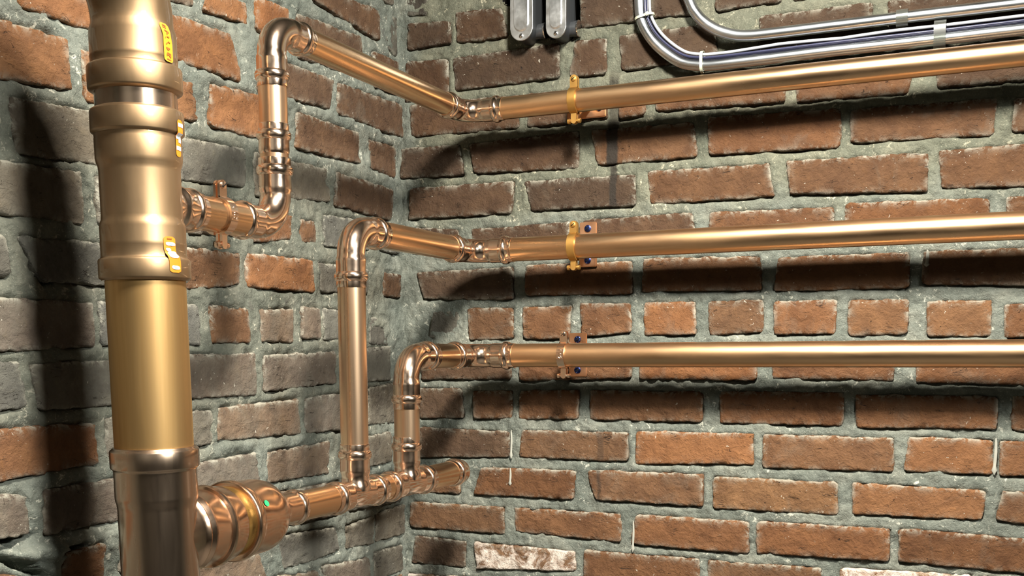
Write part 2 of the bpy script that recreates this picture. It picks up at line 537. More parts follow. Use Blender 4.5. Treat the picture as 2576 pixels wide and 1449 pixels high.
def parse(t):
    out = []
    for ln in t.strip().splitlines():
        a = ln.split()
        v = [float(x) / 1000 for x in a[1:]]
        out.append((a[0], [(v[0], v[1]), (v[2], v[3]), (v[4], v[5]), (v[6], v[7])]))
    return out

def extend(bricks, lo, hi, side):
    """Carries the courses on past the stretch that was surveyed."""
    courses = [(0.572, 0.632), (0.491, 0.551), (0.412, 0.468), (0.335, 0.394), (0.260, 0.318), (0.185, 0.243), (0.111, 0.167), (0.036, 0.094),
               (-0.038, 0.017), (-0.112, -0.058), (-0.184, -0.129), (-0.256, -0.204), (-0.331, -0.278), (-0.403, -0.349), (-0.471, -0.419)]
    out = []
    r = random.Random(5 if side == 'R' else 6)
    for ci, (z0, z1) in enumerate(courses):
        zm = (z0 + z1) / 2
        us = [p[0] for c, q in bricks for p in q if abs(sum(k[1] for k in q) / 4 - zm) < 0.03]
        if side == 'R':
            u = max(us) + 0.018 if us else 0.02
            while u < hi:
                w = 0.205 if ci != 7 else 0.095
                out.append((r.choice('rrro'), [(u, z1), (u + w, z1), (u + w, z0), (u, z0)]))
                u += w + 0.018
        else:
            u = min(us) - 0.018 if us else -0.02
            if -0.33 < zm < -0.2: u = min(u, -1.0)      # broken-out stretch of wall
            while u > lo:
                w = 0.200
                out.append((r.choice('gbbr'), [(u - w, z1), (u, z1), (u, z0), (u - w, z0)]))
                u -= w + 0.02
    for z0, z1 in [(0.648, 0.706), (0.724, 0.782), (0.798, 0.856), (0.872, 0.930), (-0.546, -0.492), (-0.62, -0.566), (-0.694, -0.640), (-0.768, -0.714), (-0.842, -0.788)]:
        if side == 'R':
            u = 0.02 + r.random() * 0.1
            if z0 < 0.79 and z0 > 0: u = 0.37
            while u < hi:
                if not (z0 > 0 and z0 < 0.66 and u < 0.86):
                    out.append((r.choice('rrd'), [(u, z1), (u + 0.205, z1), (u + 0.205, z0), (u, z0)]))
                u += 0.223
        else:
            u = -0.02 - r.random() * 0.1
            while u > lo:
                out.append((r.choice('gbd'), [(u - 0.2, z1), (u, z1), (u, z0), (u - 0.2, z0)]))
                u -= 0.22
    return out

def fbm(a, b, s, seed, octv=4):
    v = 0; amp = 1.0; tot = 0
    for k in range(octv):
        v += amp * mnoise.noise((a * s + seed, b * s - seed * 1.7, seed * 0.37 + k * 9.1)); tot += amp
        amp *= 0.55; s *= 2.1
    return v / tot

def make_brick(code, quad, side, parent, seed):
    left = side == 'L'
    (ax, az), (bx, bz), (cx, cz), (dx, dz) = quad
    w = max(0.012, (bx - ax + cx - dx) / 2)
    h = max(0.012, (az - dz + bz - cz) / 2)
    r = random.Random(seed)
    proud = (0.0018 if left else 0.0032) + r.uniform(-0.0012, 0.0022)
    if code == 'k': proud = 0.0005
    tilt = r.uniform(-0.0012, 0.0012)
    rough = 0.0026 if left else 0.0014
    if code in 'kw': rough = 0.0028
    amp = 0.0042 if left else 0.0032
    def axis(L, n):
        m = [0, min(0.0014, L * .1), min(0.0036, L * .2), min(0.0075, L * .3)]
        core = [m[3] + (L - 2 * m[3]) * k / n for k in range(1, n)]
        return m + core + [L - x for x in reversed(m)]
    S = axis(w, max(3, int(w / 0.0055)))
    T = axis(h, max(3, int(h / 0.0060)))
    rc = [r.uniform(0.003, 0.0085) for _ in range(4)]
    bm = bmesh.new()
    lay = bm.verts.layers.float.new('rim')
    grid = []
    for s in S:
        col = []
        for t in T:
            # round the corners (square to ellipse)
            s2, t2 = s, t
            for ci, (cs, ct) in enumerate(((0, 0), (w, 0), (w, h), (0, h))):
                R_ = min(rc[ci], w * .45, h * .45)
                xs = (R_ - abs(s - cs)) / R_; ys = (R_ - abs(t - ct)) / R_
                if xs > 0 and ys > 0:
                    nx = xs * math.sqrt(1 - ys * ys / 2); ny = ys * math.sqrt(1 - xs * xs / 2)
                    s2 = cs + (1 if cs == 0 else -1) * (R_ - nx * R_)
                    t2 = ct + (1 if ct == 0 else -1) * (R_ - ny * R_)
            fs, ft = s2 / w, t2 / h
            u = (ax * (1 - fs) + bx * fs) * (1 - ft) + (dx * (1 - fs) + cx * fs) * ft
            z = (az * (1 - fs) + bz * fs) * (1 - ft) + (dz * (1 - fs) + cz * fs) * ft
            es = min(s, w - s); et = min(t, h - t); e = min(es, et)
            fall = math.exp(-e / 0.006)
            ju = (fbm(u, z, 40, seed * 0.13) + 0.5 * fbm(u, z, 150, seed * 0.13 + 3, 2)) * amp * math.exp(-es / 0.006)
            jz = (fbm(u, z, 40, seed * 0.13 + 7) + 0.5 * fbm(u, z, 150, seed * 0.13 + 9, 2)) * amp * math.exp(-et / 0.006)
            k = min(1.0, e / 0.0034)
            prof = -0.0026 * (1 - math.sqrt(max(0.0, 1 - (1 - k) ** 2)))
            d = proud + prof + tilt * (2 * fs - 1) + rough * (fbm(u, z, 55, 3.3) + 0.5 * fbm(u, z, 170, 5.1, 2))
            chip = fbm(u, z, 70, seed * 0.31)
            if chip > 0.10: d -= (chip - 0.10) * (0.026 if left else 0.018) * fall
            vv = bm.verts.new((u + ju, -d, z + jz) if not left else (d, u + ju, z + jz))
            vv[lay] = min(1.0, 1.25 * math.exp(-e / 0.0034)) * (1.15 if t < h / 2 else 0.6)
            col.append(vv)
        grid.append(col)
    ns, nt = len(S), len(T)
    for i in range(ns - 1):
        for j in range(nt - 1):
            bm.faces.new((grid[i][j], grid[i][j + 1], grid[i + 1][j + 1], grid[i + 1][j]))
    rim = [grid[i][0] for i in range(ns)] + [grid[ns - 1][j] for j in range(1, nt)] + [grid[i][nt - 1] for i in range(ns - 2, -1, -1)] + [grid[0][j] for j in range(nt - 2, 0, -1)]
    back = []
    for v in rim:
        c = v.co.copy()
        if left: c.x = -0.014
        else: c.y = 0.014
        back.append(bm.verts.new(c))
    n = len(rim)
    for k in range(n):
        bm.faces.new((rim[k], rim[(k + 1) % n], back[(k + 1) % n], back[k]))
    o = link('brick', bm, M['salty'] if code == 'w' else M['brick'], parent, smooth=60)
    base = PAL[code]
    f = r.uniform(0.86, 1.14) * (0.76 if (not left and az > 0.18) else 1.0)  # upper right-wall bricks painted darker to offset the lamp's falloff
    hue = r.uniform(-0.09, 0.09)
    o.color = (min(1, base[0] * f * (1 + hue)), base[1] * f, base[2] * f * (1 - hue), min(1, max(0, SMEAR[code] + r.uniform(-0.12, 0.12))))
    return o

HOLE = [(0.205, 0.79), (0.210, 0.678), (0.212, 0.637), (0.216, 0.629), (0.229, 0.624), (0.242, 0.580), (0.250, 0.566), (0.268, 0.560), (0.292, 0.563),
        (0.320, 0.556), (0.346, 0.551), (0.354, 0.561), (0.359, 0.572), (0.3645, 0.581), (0.361, 0.592), (0.362, 0.618), (0.361, 0.657), (0.362, 0.79)]

def inside(poly, x, y):
    c = False
    j = len(poly) - 1
    for i in range(len(poly)):
        xi, yi = poly[i]; xj, yj = poly[j]
        if (yi > y) != (yj > y) and x < (xj - xi) * (y - yi) / (yj - yi) + xi: c = not c
        j = i
    return c

def vnoise(U, Z, s, seed):
    """numpy value noise with smooth interpolation"""
    r = np.random.RandomState(seed)
    tabl = r.rand(256, 256)
    x = U * s + 1000; y = Z * s + 1000
    xi = np.floor(x).astype(int); yi = np.floor(y).astype(int)
    fx = x - xi; fy = y - yi
    fx = fx * fx * (3 - 2 * fx); fy = fy * fy * (3 - 2 * fy)
    a = tabl[xi % 256, yi % 256]; b = tabl[(xi + 1) % 256, yi % 256]; c = tabl[xi % 256, (yi + 1) % 256]; d = tabl[(xi + 1) % 256, (yi + 1) % 256]
    return (a * (1 - fx) + b * fx) * (1 - fy) + (c * (1 - fx) + d * fx) * fy - 0.5

def mortar_wall(name, side, u0, u1, z0, z1, far, bricks, step=0.0040):
    nu = int((u1 - u0) / step); nz = int((z1 - z0) / step)
    us = np.linspace(u0, u1, nu + 1); zs = np.linspace(z0, z1, nz + 1)
    U, Z = np.meshgrid(us, zs, indexing='ij')
    sd = 1 if side == 'R' else 2
    H = 0.0036 * vnoise(U, Z, 26, sd) + 0.0036 * vnoise(U, Z, 63, sd + 3) + 0.0034 * vnoise(U, Z, 130, sd + 6)
    if side == 'L': H = H * 1.35 + 0.0006
    # raked grooves in places along the brick edges; under a brick the bed lies deeper, save for ragged laps
    near = np.full(U.shape, 9.0)
    deep = np.zeros(U.shape)
    rag = 0.0026 * vnoise(U, Z, 90, sd + 20) + 0.0034 * vnoise(U, Z, 34, sd + 21)
    for c, q in bricks:
        ub = [p[0] for p in q]; zb = [p[1] for p in q]
        i0, i1 = np.searchsorted(us, (min(ub) - 0.01, max(ub) + 0.01)); j0, j1 = np.searchsorted(zs, (min(zb) - 0.01, max(zb) + 0.01))
        if i1 - i0 < 2 or j1 - j0 < 2: continue
        u = U[i0:i1, j0:j1]; z = Z[i0:i1, j0:j1]
        (ax_, az_), (bx_, bz_), (cx_, cz_), (dx_, dz_) = q
        def dist(px, pz, qx, qz):      # signed distance inside the edge p->q (corners run clockwise)
            L = math.hypot(qx - px, qz - pz)
            return ((u - px) * (qz - pz) - (z - pz) * (qx - px)) / L
        e_top = dist(ax_, az_, bx_, bz_); e_r = dist(bx_, bz_, cx_, cz_); e_bot = dist(cx_, cz_, dx_, dz_); e_l = dist(dx_, dz_, ax_, az_)
        side_ok = (e_l > 0.004) & (e_r > 0.004)
        b = np.where(side_ok, np.abs(e_bot), 9.0)
        if side == 'L': b = np.minimum(b, np.where(side_ok, np.abs(e_top) + 0.0012, 9.0))
        near[i0:i1, j0:j1] = np.minimum(near[i0:i1, j0:j1], b)
        e = np.minimum(np.minimum(e_top, e_bot), np.minimum(e_l, e_r))
        lap = 0.0005 if c not in 'k' else 0.016
        m = np.clip((e + rag[i0:i1, j0:j1] - lap) / 0.004, 0, 1)
        deep[i0:i1, j0:j1] = np.maximum(deep[i0:i1, j0:j1], m)
    g = np.clip(1 - near / 0.0050, 0, 1) * np.clip((vnoise(U, Z, 22, sd + 12) + (0.16 if side == 'R' else 0.22)) * 6, 0, 1)
    H = H - 0.0080 * g
    H = H - deep * (0.010 + np.clip(H, 0, 1))
    if side == 'L':
        # broken-out pockets in the old wall near the left edge: centre, half lengths, slope, depth
        for (pu, pz, ru, rz, sl, dp) in ((-0.938, -0.2115, 0.040, 0.0060, 0.20, 0.035), (-0.918, -0.2380, 0.050, 0.0062, -0.52, 0.035), (-0.834, -0.2330, 0.022, 0.0042, 0.10, 0.016),
                                         (-0.866, 0.1040, 0.016, 0.0045, -0.45, 0.020), (-0.860, 0.1030, 0.007, 0.0080, 0.0, 0.020), (-0.885, -0.229, 0.045, 0.010, -0.1, -0.010)):
            w = (Z - pz) - (U - pu) * sl
            q = ((U - pu) / ru) ** 2 + ((w + 0.004 * vnoise(U, Z, 80, 77)) / rz) ** 2
            H = H - dp * np.clip(1.5 - q, 0, 1)
    keep = np.ones(U.shape, bool)
    if side == 'R': X, Y = U, -H
    else: X, Y = H, U
    P = np.stack([X, Y, Z], -1).reshape(-1, 3)
    idx = np.arange(P.shape[0]).reshape(U.shape)
    F = np.stack([idx[:-1, :-1], idx[1:, :-1], idx[1:, 1:], idx[:-1, 1:]], -1).reshape(-1, 4)
    if side == 'R':
        cu = (us[:-1, None] + us[1:, None]) / 2 + 0 * zs[None, :-1]
        cz = (zs[None, :-1] + zs[None, 1:]) / 2 + 0 * us[:-1, None]
        cand = (cu > 0.2) & (cu < 0.37) & (cz > 0.545)
        kill = np.zeros(cu.shape, bool)
        for i, j in zip(*np.where(cand)):
            kill[i, j] = inside(HOLE, cu[i, j], cz[i, j])
        F = F[~kill.reshape(-1)]
    else: F = F[:, ::-1]
    V = [tuple(p) for p in P.tolist()]
    FL = [tuple(x) for x in F.tolist()]
    def quad(a, b, c, d):
        n = len(V)
        for (u, z) in (a, b, c, d): V.append((u, 0.0, z) if side == 'R' else (0.0, u, z))
        FL.append((n, n + 1, n + 2, n + 3) if side == 'R' else (n + 3, n + 2, n + 1, n))
    zf, zc = -1.5, 1.3
    if side == 'R':
        quad((0, zf), (far, zf), (far, z0), (0, z0)); quad((0, z1), (far, z1), (far, zc), (0, zc)); quad((u1, z0), (far, z0), (far, z1), (u1, z1))
    else:
        quad((far, zf), (0, zf), (0, z0), (far, z0)); quad((far, z1), (0, z1), (0, zc), (far, zc)); quad((far, z0), (u0, z0), (u0, z1), (far, z1))
    me = bpy.data.meshes.new(name)
    me.from_pydata(V, [], FL)
    for p in me.polygons: p.use_smooth = True
    me.materials.append(M['mortar'])
    o = bpy.data.objects.new(name, me)
    COL.objects.link(o)
    o['kind'] = 'structure'
    return o

def overlaps_hole(q):
    us = [p[0] for p in q]; zs = [p[1] for p in q]
    n = 0
    for i in range(13):
        for j in range(7):
            n += inside(HOLE, min(us) + (max(us) - min(us)) * i / 12, min(zs) + (max(zs) - min(zs)) * j / 6)
    return n > 25

RB = parse(RIGHT); LB = parse(LEFT)
RX = RB + extend(RB, 0, 1.70, 'R')
LX = LB + extend(LB, -1.55, 0, 'L')
RX = [b for b in RX if not overlaps_hole(b[1])]
wall_r = mortar_wall('wall_right', 'R', -0.012, 1.8, -0.86, 0.95, 3.6, RX)
wall_l = mortar_wall('wall_left', 'L', -1.65, 0.012, -0.86, 0.95, -3.6, LX)
tag(wall_r, 'right brick wall of red bricks in grey mortar behind the copper pipes')
tag(wall_l, 'left brick wall of weathered brown and grey bricks behind the copper stack')
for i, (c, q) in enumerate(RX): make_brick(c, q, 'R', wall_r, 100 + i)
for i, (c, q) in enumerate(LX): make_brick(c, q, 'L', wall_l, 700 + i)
# the broken opening behind the conduit bodies
bm = bmesh.new()
fr = [bm.verts.new((u, -0.001, z)) for u, z in HOLE]
bk = [bm.verts.new((u, 0.13, z)) for u, z in HOLE]
for k in range(len(HOLE)):
    k2 = (k + 1) % len(HOLE)
    bm.faces.new((fr[k], fr[k2], bk[k2], bk[k]))
bm.faces.new(bk)
link('opening_lining', bm, M['dark'], wall_r, smooth=20)

# the rest of the room
def slab(name, lo, hi, mat):
    bm = bmesh.new(); box(bm, lo, hi)
    o = link(name, bm, mat, smooth=None)
    o['kind'] = 'structure'
    return o
slab('floor', (-0.1, -3.6, -1.6), (3.6, 0.1, -1.5), M['concrete'])
slab('ceiling', (-0.1, -3.6, 1.3), (3.6, 0.1, 1.4), M['plaster'])
slab('wall_back', (-0.1, -3.7, -1.5), (3.6, -3.6, 1.3), M['plaster'])
slab('wall_far', (3.6, -3.7, -1.5), (3.7, 0.1, 1.3), M['plaster'])

# dried drips on the right wall
def drip(u, z0, z1, w):
    bm = bmesh.new()
    n = 8
    pts = []; rad = []
    for k in range(n + 1):
        t = k / n
        pts.append((u + 0.0006 * math.sin(t * 5), -0.0052, z0 + (z1 - z0) * t))
        rad.append(w * (0.35 + 0.25 * math.sin(t * 3.0) + (0.5 if t > 0.75 else 0.0) * math.sin((t - 0.75) * 4 * PI)))
    rad[0] *= .6; rad[-1] *= 0.3
    sweep(bm, pts, [max(0.0004, r) for r in rad], 8)
    for v in bm.verts: v.co.y = -0.0052 + (v.co.y + 0.0052) * 0.5
    link('lime_drip', bm, M['drip'], wall_r)
drip(0.2270, -0.132, -0.186, 0.0034)
drip(0.2247, -0.203, -0.236, 0.0036)
drip(1.0478, -0.125, -0.182, 0.0040)
drip(0.4645, -0.288, -0.345, 0.0034)
drip(0.9390, 0.166, 0.140, 0.0045)

# ------------------------------------------------------------------ pipework builders
R1, R2 = 0.0188, 0.0206          # tube radii of the upper line and of the others
X_, Y_, Z_ = Vector((1, 0, 0)), Vector((0, 1, 0)), Vector((0, 0, 1))

BEAD = [(0.42, 1.03), (0.46, 1.09), (0.53, 1.15), (0.63, 1.195), (0.77, 1.21), (0.91, 1.195), (1.01, 1.15), (1.08, 1.09), (1.12, 1.03)]
SOCK = [(0.0, 0.99), (0.0, 1.045), (0.06, 1.06), (0.42, 1.06), (1.12, 1.06), (1.30, 1.055), (1.55, 1.055), (1.85, 1.065), (2.05, 1.06), (2.20, 1.0)]
SHEX = [0, 0, 0, 0.002, 0.002, 0.006, 0.008, 0.005, 0.0, 0.0]

def bead(parent, lip, d, r, mat=None):
    """The press bead of a socket; lip = the socket's open end, d = direction from the lip into the fitting."""
    bm = bmesh.new()
    lathe(bm, lip, d, [(t * r, k * r) for t, k in BEAD], 40, (False, False))
    return link('press_bead', bm, mat or M['fit'], parent)

def tube(name, parent, p0, p1, r, mat, label=None):
    bm = bmesh.new()
    p0 = Vector(p0); p1 = Vector(p1)
    L = (p1 - p0).length
    n = max(2, int(L / 0.08))
    lathe(bm, p0, p1 - p0, [(L * k / n, r) for k in range(n + 1)], 48)
    return link(name, bm, mat, parent, label=label)

def elbow(parent, corner, da, db, r, bend=1.9, sock=2.2, mat=None, label=None):
    corner = Vector(corner); da = Vector(da); db = Vector(db)
    b = bend * r; s = sock * r
    pts, rad, hx, tan = [], [], [], []
    for (t, k), h in zip(SOCK, SHEX):
        pts.append(corner + da * (b + s - t * r)); rad.append(k * r); hx.append(h); tan.append(-da)
    c = corner + (da + db) * b
    n = 14
    for i in range(1, n):
        a = PI / 2 * i / n
        pts.append(c - db * (b * math.cos(a)) - da * (b * math.sin(a)))
        tan.append((-da * math.cos(a) + db * math.sin(a)).normalized())
        rad.append(r * 1.0); hx.append(0)
    for (t, k), h in reversed(list(zip(SOCK, SHEX))):
        pts.append(corner + db * (b + s - t * r)); rad.append(k * r); hx.append(h); tan.append(db)
    bm = bmesh.new()
    sweep(bm, pts, rad, 48, (True, True), tan, hx)
    o = link('elbow', bm, mat or M['fit'], parent, label=label)
    bead(o, corner + da * (b + s), -da, r, mat)
    bead(o, corner + db * (b + s), -db, r, mat)
    return o

def tee(parent, c, d, up, r, half, rise, mat=None):
    c = Vector(c); d = Vector(d); up = Vector(up)
    bm = bmesh.new()
    pr = [(t * r, k * r) for t, k in SOCK]
    lathe(bm, c - d * half, d, pr + [(2 * half - t, k) for t, k in reversed(pr)], 48, (True, True), SHEX + SHEX[::-1])
    lathe(bm, c + up * rise, -up, pr + [(rise - r * 0.95, r * 1.0), (rise - r * 0.72, r * 1.12), (rise - r * 0.3, r * 1.12)], 48, (True, True), SHEX + [0, 0, 0])
    o = link('tee', bm, mat or M['fit'], parent)
    bead(o, c - d * half, d, r, mat); bead(o, c + d * half, -d, r, mat); bead(o, c + up * rise, -up, r, mat)
    return o

# ------------------------------------------------------------------ the big stack
SX = 0.178
def sy(z): return -0.8837 - 0.018 * (z - 0.05)
SD = Vector((0, -0.018, 1)).normalized()
def ax(z): return Vector((SX, sy(z), z))
stack = empty('copper_stack', ax(-0.6), 'thick upright copper stack pipe with wide collars and orange stickers', 'pipe')
RS = 0.0432
def stack_part(name, prof, mat, hexa=None, caps=(True, True), label=None):
    """prof: list of (z, r) from low to high"""
    bm = bmesh.new()
    z0 = prof[0][0]
    lathe(bm, ax(z0), SD, [(z - z0, r) for z, r in prof], 64, caps)
    return link(name, bm, mat, stack, label=label)
def collar(z0, z1, r, rb):
    """a rolled socket collar between z0 and z1"""
    m = 0.0035
    return [(z0, rb), (z0 + 0.001, r - 0.0022), (z0 + m * .6, r - 0.0006), (z0 + m, r), (z1 - m, r), (z1 - m * .5, r - 0.0008), (z1 - 0.0006, r - 0.0026), (z1, rb)]
# lower equal tee with the collar the raw tube drops into
stack_part('lower_tee', [(-0.62, 0.0432), (-0.165, 0.0434), (-0.1585, 0.0440), (-0.1545, 0.0452), (-0.150, 0.0456), (-0.1215, 0.0456), (-0.1205, 0.0458)]
           + collar(-0.1200, -0.0955, 0.0489, 0.0456)[1:-1] + [(-0.0945, 0.0455), (-0.0940, 0.0432)], M['stack_low'], label='dark polished brown lower tee')
stack_part('raw_tube', [(-0.115, RS), (0.02, RS), (0.10, RS)], M['stack_raw'], label='yellowish raw copper tube section')
# upper tee
stack_part('upper_tee', [(0.0898, 0.0432)] + collar(0.0902, 0.1152, 0.0492, 0.0462) +
           [(0.1165, 0.0458), (0.120, 0.0456), (0.128, 0.0457), (0.1300, 0.0461), (0.132, 0.0457), (0.148, 0.0457), (0.1525, 0.0450), (0.1555, 0.0436), (0.160, 0.0432), (0.208, 0.0432),
            (0.2125, 0.0436), (0.2165, 0.0452), (0.221, 0.0460), (0.242, 0.0462), (0.2432, 0.0458), (0.2450, 0.0462)] + collar(0.2465, 0.2735, 0.0494, 0.0460) + [(0.2745, 0.0434)], M['stack_fit'])
stack_part('tube_section', [(0.268, 0.0433), (0.300, 0.0433)], M['stack_low'])
# top elbow: socket, then a bend back towards the left
bm = bmesh.new()
pr = [(0.2905, 0.0434)] + collar(0.2912, 0.3195, 0.0498, 0.0458) + [(0.3210, 0.0455), (0.326, 0.0457), (0.3275, 0.0461), (0.329, 0.0456), (0.352, 0.0455), (0.3565, 0.0448), (0.3605, 0.0434), (0.3635, 0.0428)]
pts = [ax(z) for z, r in pr]; rad = [r for z, r in pr]; tan = [SD] * len(pr)
RBEND = 0.080
p0 = ax(0.3635)
for i in range(1, 19):
    a = PI / 2 * i / 18
    pts.append(p0 + Vector((0, -RBEND * (1 - math.cos(a)), RBEND * math.sin(a)))); rad.append(0.0428); tan.append(Vector((0, -math.sin(a), math.cos(a))))
e0 = pts[-1]
for t, r in ((0.004, 0.0428), (0.008, 0.0448), (0.012, 0.0455), (0.05, 0.0455), (0.052, 0.0496), (0.078, 0.0496), (0.080, 0.0434)):
    pts.append(e0 + Vector((0, -t, 0))); rad.append(r); tan.append(Vector((0, -1, 0)))
sweep(bm, pts, rad, 64, (True, True), tan)
link('top_elbow', bm, M['stack_fit'], stack)
bm = bmesh.new()
lathe(bm, e0 + Vector((0, -0.06, 0)), (0, -1, 0), [(0, 0.0432), (0.5, 0.0432)], 48)
link('return_tube', bm, M['stack_raw'], stack)

# stickers wrapped on the stack
VIEW = Vector((0.68, -0.733, 0)); SIDE = Vector((0.733, 0.68, 0))
def stack_r(z):
    tabl = [(0.085, 0.0434), (0.0905, 0.0492), (0.1152, 0.0492), (0.118, 0.0459), (0.148, 0.0459), (0.156, 0.0436), (0.208, 0.0434), (0.218, 0.0458), (0.2455, 0.0464), (0.2475, 0.0494), (0.2735, 0.0494),
            (0.275, 0.0434), (0.290, 0.0434), (0.2915, 0.0498), (0.319, 0.0498), (0.321, 0.0458), (0.352, 0.0457), (0.3605, 0.0436), (0.37, 0.0430)]
    for (a, b), (c, d) in zip(tabl, tabl[1:]):
        if a <= z <= c: return b + (d - b) * (z - a) / (c - a)
    return 0.0434
def patch(name, parent, z0, z1, f, lift, mat, n=14, m=6, corner=0.0):
    """f(t) -> (sine at the left edge, sine at the right edge), t from the top (0) to the bottom (1)"""
    bm = bmesh.new()
    g = []
    for i in range(n + 1):
        t = i / n
        z = z1 + (z0 - z1) * t
        a, b = f(t)
        ins = 0.0
        if corner:
            q = min(t, 1 - t) * (z1 - z0)
            if q < corner: ins = (b - a) * 0.22 * (1 - math.sqrt(max(0, 1 - (1 - q / corner) ** 2)))
        row = []
        for j in range(m + 1):
            s = a + ins + (b - a - 2 * ins) * j / m
            r = stack_r(z) + lift
            row.append(bm.verts.new(ax(z) + VIEW * (r * math.sqrt(1 - s * s)) + SIDE * (r * s)))
        g.append(row)
    for i in range(n):
        for j in range(m): bm.faces.new((g[i][j], g[i][j + 1], g[i + 1][j + 1], g[i + 1][j]))
    return link(name, bm, mat, parent, smooth=None)
s1 = patch('sticker', stack, 0.3205, 0.3600, lambda t: (0.585 + 0.075 * min(1, t * 3.0), 0.80 + 0.055 * min(1, t * 2)), 0.0007, M['orange2'], 20, 6, 0.004)
s1['label'] = 'amber sticker with brown marks beside the top elbow'
def glyph(parent, z, s, strokes, hz, hs, mat, slant=0.0):
    """printed strokes on a sticker: each stroke is (s0, z0, s1, z1) in the glyph's own box"""
    bm = bmesh.new()
    for a, b, c, d in strokes:
        n = 3
        L = math.hypot((c - a) * hs * 0.05, (d - b) * hz) or 1
        dz = 0.0007
        for k in range(n):
            q = []
            for (u, sg) in ((k / n, 1), ((k + 1) / n, 1), ((k + 1) / n, -1), (k / n, -1)):
                ss = s + (a + (c - a) * u) * hs
                zz = z + (b + (d - b) * u) * hz + sg * dz + slant * (a + (c - a) * u)
                ss2 = min(0.97, ss + (sg * 0.010 if abs(c - a) < 0.2 else 0))
                r = stack_r(zz) + 0.0012
                q.append(bm.verts.new(ax(zz) + VIEW * (r * math.sqrt(1 - ss2 * ss2)) + SIDE * (r * ss2)))
            bm.faces.new(q)
    return link('print', bm, mat, parent, smooth=None)
for z, s, st in ((0.3565, 0.70, [(-.5, .5, .5, .3), (-.5, -.2, .5, -.4)]), (0.3510, 0.735, [(-.6, .6, .6, 0), (0.1, 0, .2, -.7)]), (0.3450, 0.75, [(-.7, -.3, -.5, .5), (-.2, .5, .5, .4)]),
                 (0.3400, 0.755, [(-.6, -.5, -.1, .1), (0, .5, .6, .2)]), (0.3350, 0.755, [(-.6, 0, .5, -.2), (-.4, -.5, .2, -.6)]), (0.3280, 0.765, [(-.5, .6, .6, .3), (-.5, 0, .6, -.2), (-.5, .6, -.5, -.5), (.1, -.5, .6, -.7)]),
                 (0.3235, 0.765, [(-.6, 0, .6, -.3)])):
    glyph(s1, z, s, st, 0.0030, 0.075, M['inkbrown'])
s2 = patch('sticker', stack, 0.2235, 0.2620, lambda t: (0.815 + 0.01 * t, 0.925 + 0.01 * t), 0.0007, M['orange'], 18, 4, 0.003)
s2['label'] = 'orange and white sticker at the right edge of the upper tee'
for z0, z1, a, b in ((0.2545, 0.2585, .825, .925), (0.2420, 0.2480, .825, .925), (0.2385, 0.2420, .875, .93), (0.2302, 0.2345, .828, .93)):
    patch('white_field', s2, z0, z1, lambda t: (a, b), 0.0011, M['white'], 6, 4)
for z in (0.2440, 0.2325): glyph(s2, z, 0.88, [(-.5, .2, .4, 0), (-.2, -.4, .5, -.5)], 0.002, 0.03, M['inkblue'])
s3 = patch('sticker', stack, 0.0975, 0.1360, lambda t: (0.435 + 0.075 * min(1, max(0, (t - .35) * 3)), 0.700 + 0.05 * min(1, max(0, (t - .35) * 3))), 0.0007, M['orange'], 22, 6, 0.003)
s3['label'] = 'orange and white sticker across the collar above the raw tube'
for z0, z1, a, b in ((0.1262, 0.1300, .47, .68), (0.1205, 0.1235, .47, .58), (0.1133, 0.1205, .51, .70), (0.1010, 0.1050, .545, .71)):
    patch('white_field', s3, z0, z1, lambda t: (a + .02 * t, b + .02 * t), 0.0011, M['white'], 6, 5, 0.0015)
for z, s in ((0.1282, .60), (0.1030, .63)): glyph(s3, z, s, [(-.7, .4, .1, .2), (-.2, -.1, .7, -.3), (-.5, -.6, .3, -.7)], 0.0022, 0.07, M['inkblue'])
glyph(s3, 0.1330, 0.57, [(-.7, 0.3, .6, 0.3)], 0.0022, 0.08, M['inkbrown'])

# lower branch of the stack: socket, yellow ring of tube
ZB = -0.1990
def along(parent, name, prof, mat, z, x=SX, label=None, seg=64):
    bm = bmesh.new()
    y0 = prof[0][0]
    lathe(bm, (x, y0, z), (0, 1, 0), [(y - y0, r) for y, r in prof], seg)
    return link(name, bm, mat, parent, label=label)
along(stack, 'branch_socket', [(-0.885, 0.041), (-0.852, 0.0445), (-0.848, 0.0462), (-0.8455, 0.0480), (-0.8430, 0.0470), (-0.8405, 0.0480), (-0.8370, 0.0492), (-0.8335, 0.0478), (-0.831, 0.0468), (-0.806, 0.0468),
                               (-0.8045, 0.0500), (-0.8015, 0.0510), (-0.7985, 0.0512), (-0.7965, 0.0500), (-0.7955, 0.0474), (-0.776, 0.0472), (-0.7745, 0.0466), (-0.7745, 0.0436)], M['satin'], ZB)
along(stack, 'tube_ring', [(-0.79, 0.0442), (-0.75, 0.0442)], M['ring'], ZB, label='yellow band of bare tube')

# ------------------------------------------------------------------ the lower manifold
man = empty('copper_manifold', (0.179, -0.76, ZB), 'horizontal copper manifold with reducer, two tees and capped end', 'pipe')
along(man, 'reducer', [(-0.7585, 0.0438), (-0.7585, 0.0494), (-0.7575, 0.0508), (-0.7555, 0.0516), (-0.7490, 0.0516), (-0.7465, 0.0510), (-0.7440, 0.0492), (-0.742, 0.0486), (-0.716, 0.0486), (-0.705, 0.0482), (-0.696, 0.0466),
                       (-0.688, 0.0435), (-0.680, 0.0385), (-0.672, 0.0320), (-0.665, 0.0262), (-0.660, 0.0236), (-0.655, 0.0222), (-0.648, 0.0219), (-0.603, 0.0219), (-0.6025, 0.0206)], M['satin'], ZB, 0.178, 'reducer with a green dot')
rd = man.children[0]
bead(rd, (0.178, -0.6025, ZB), (0, -1, 0), R2)
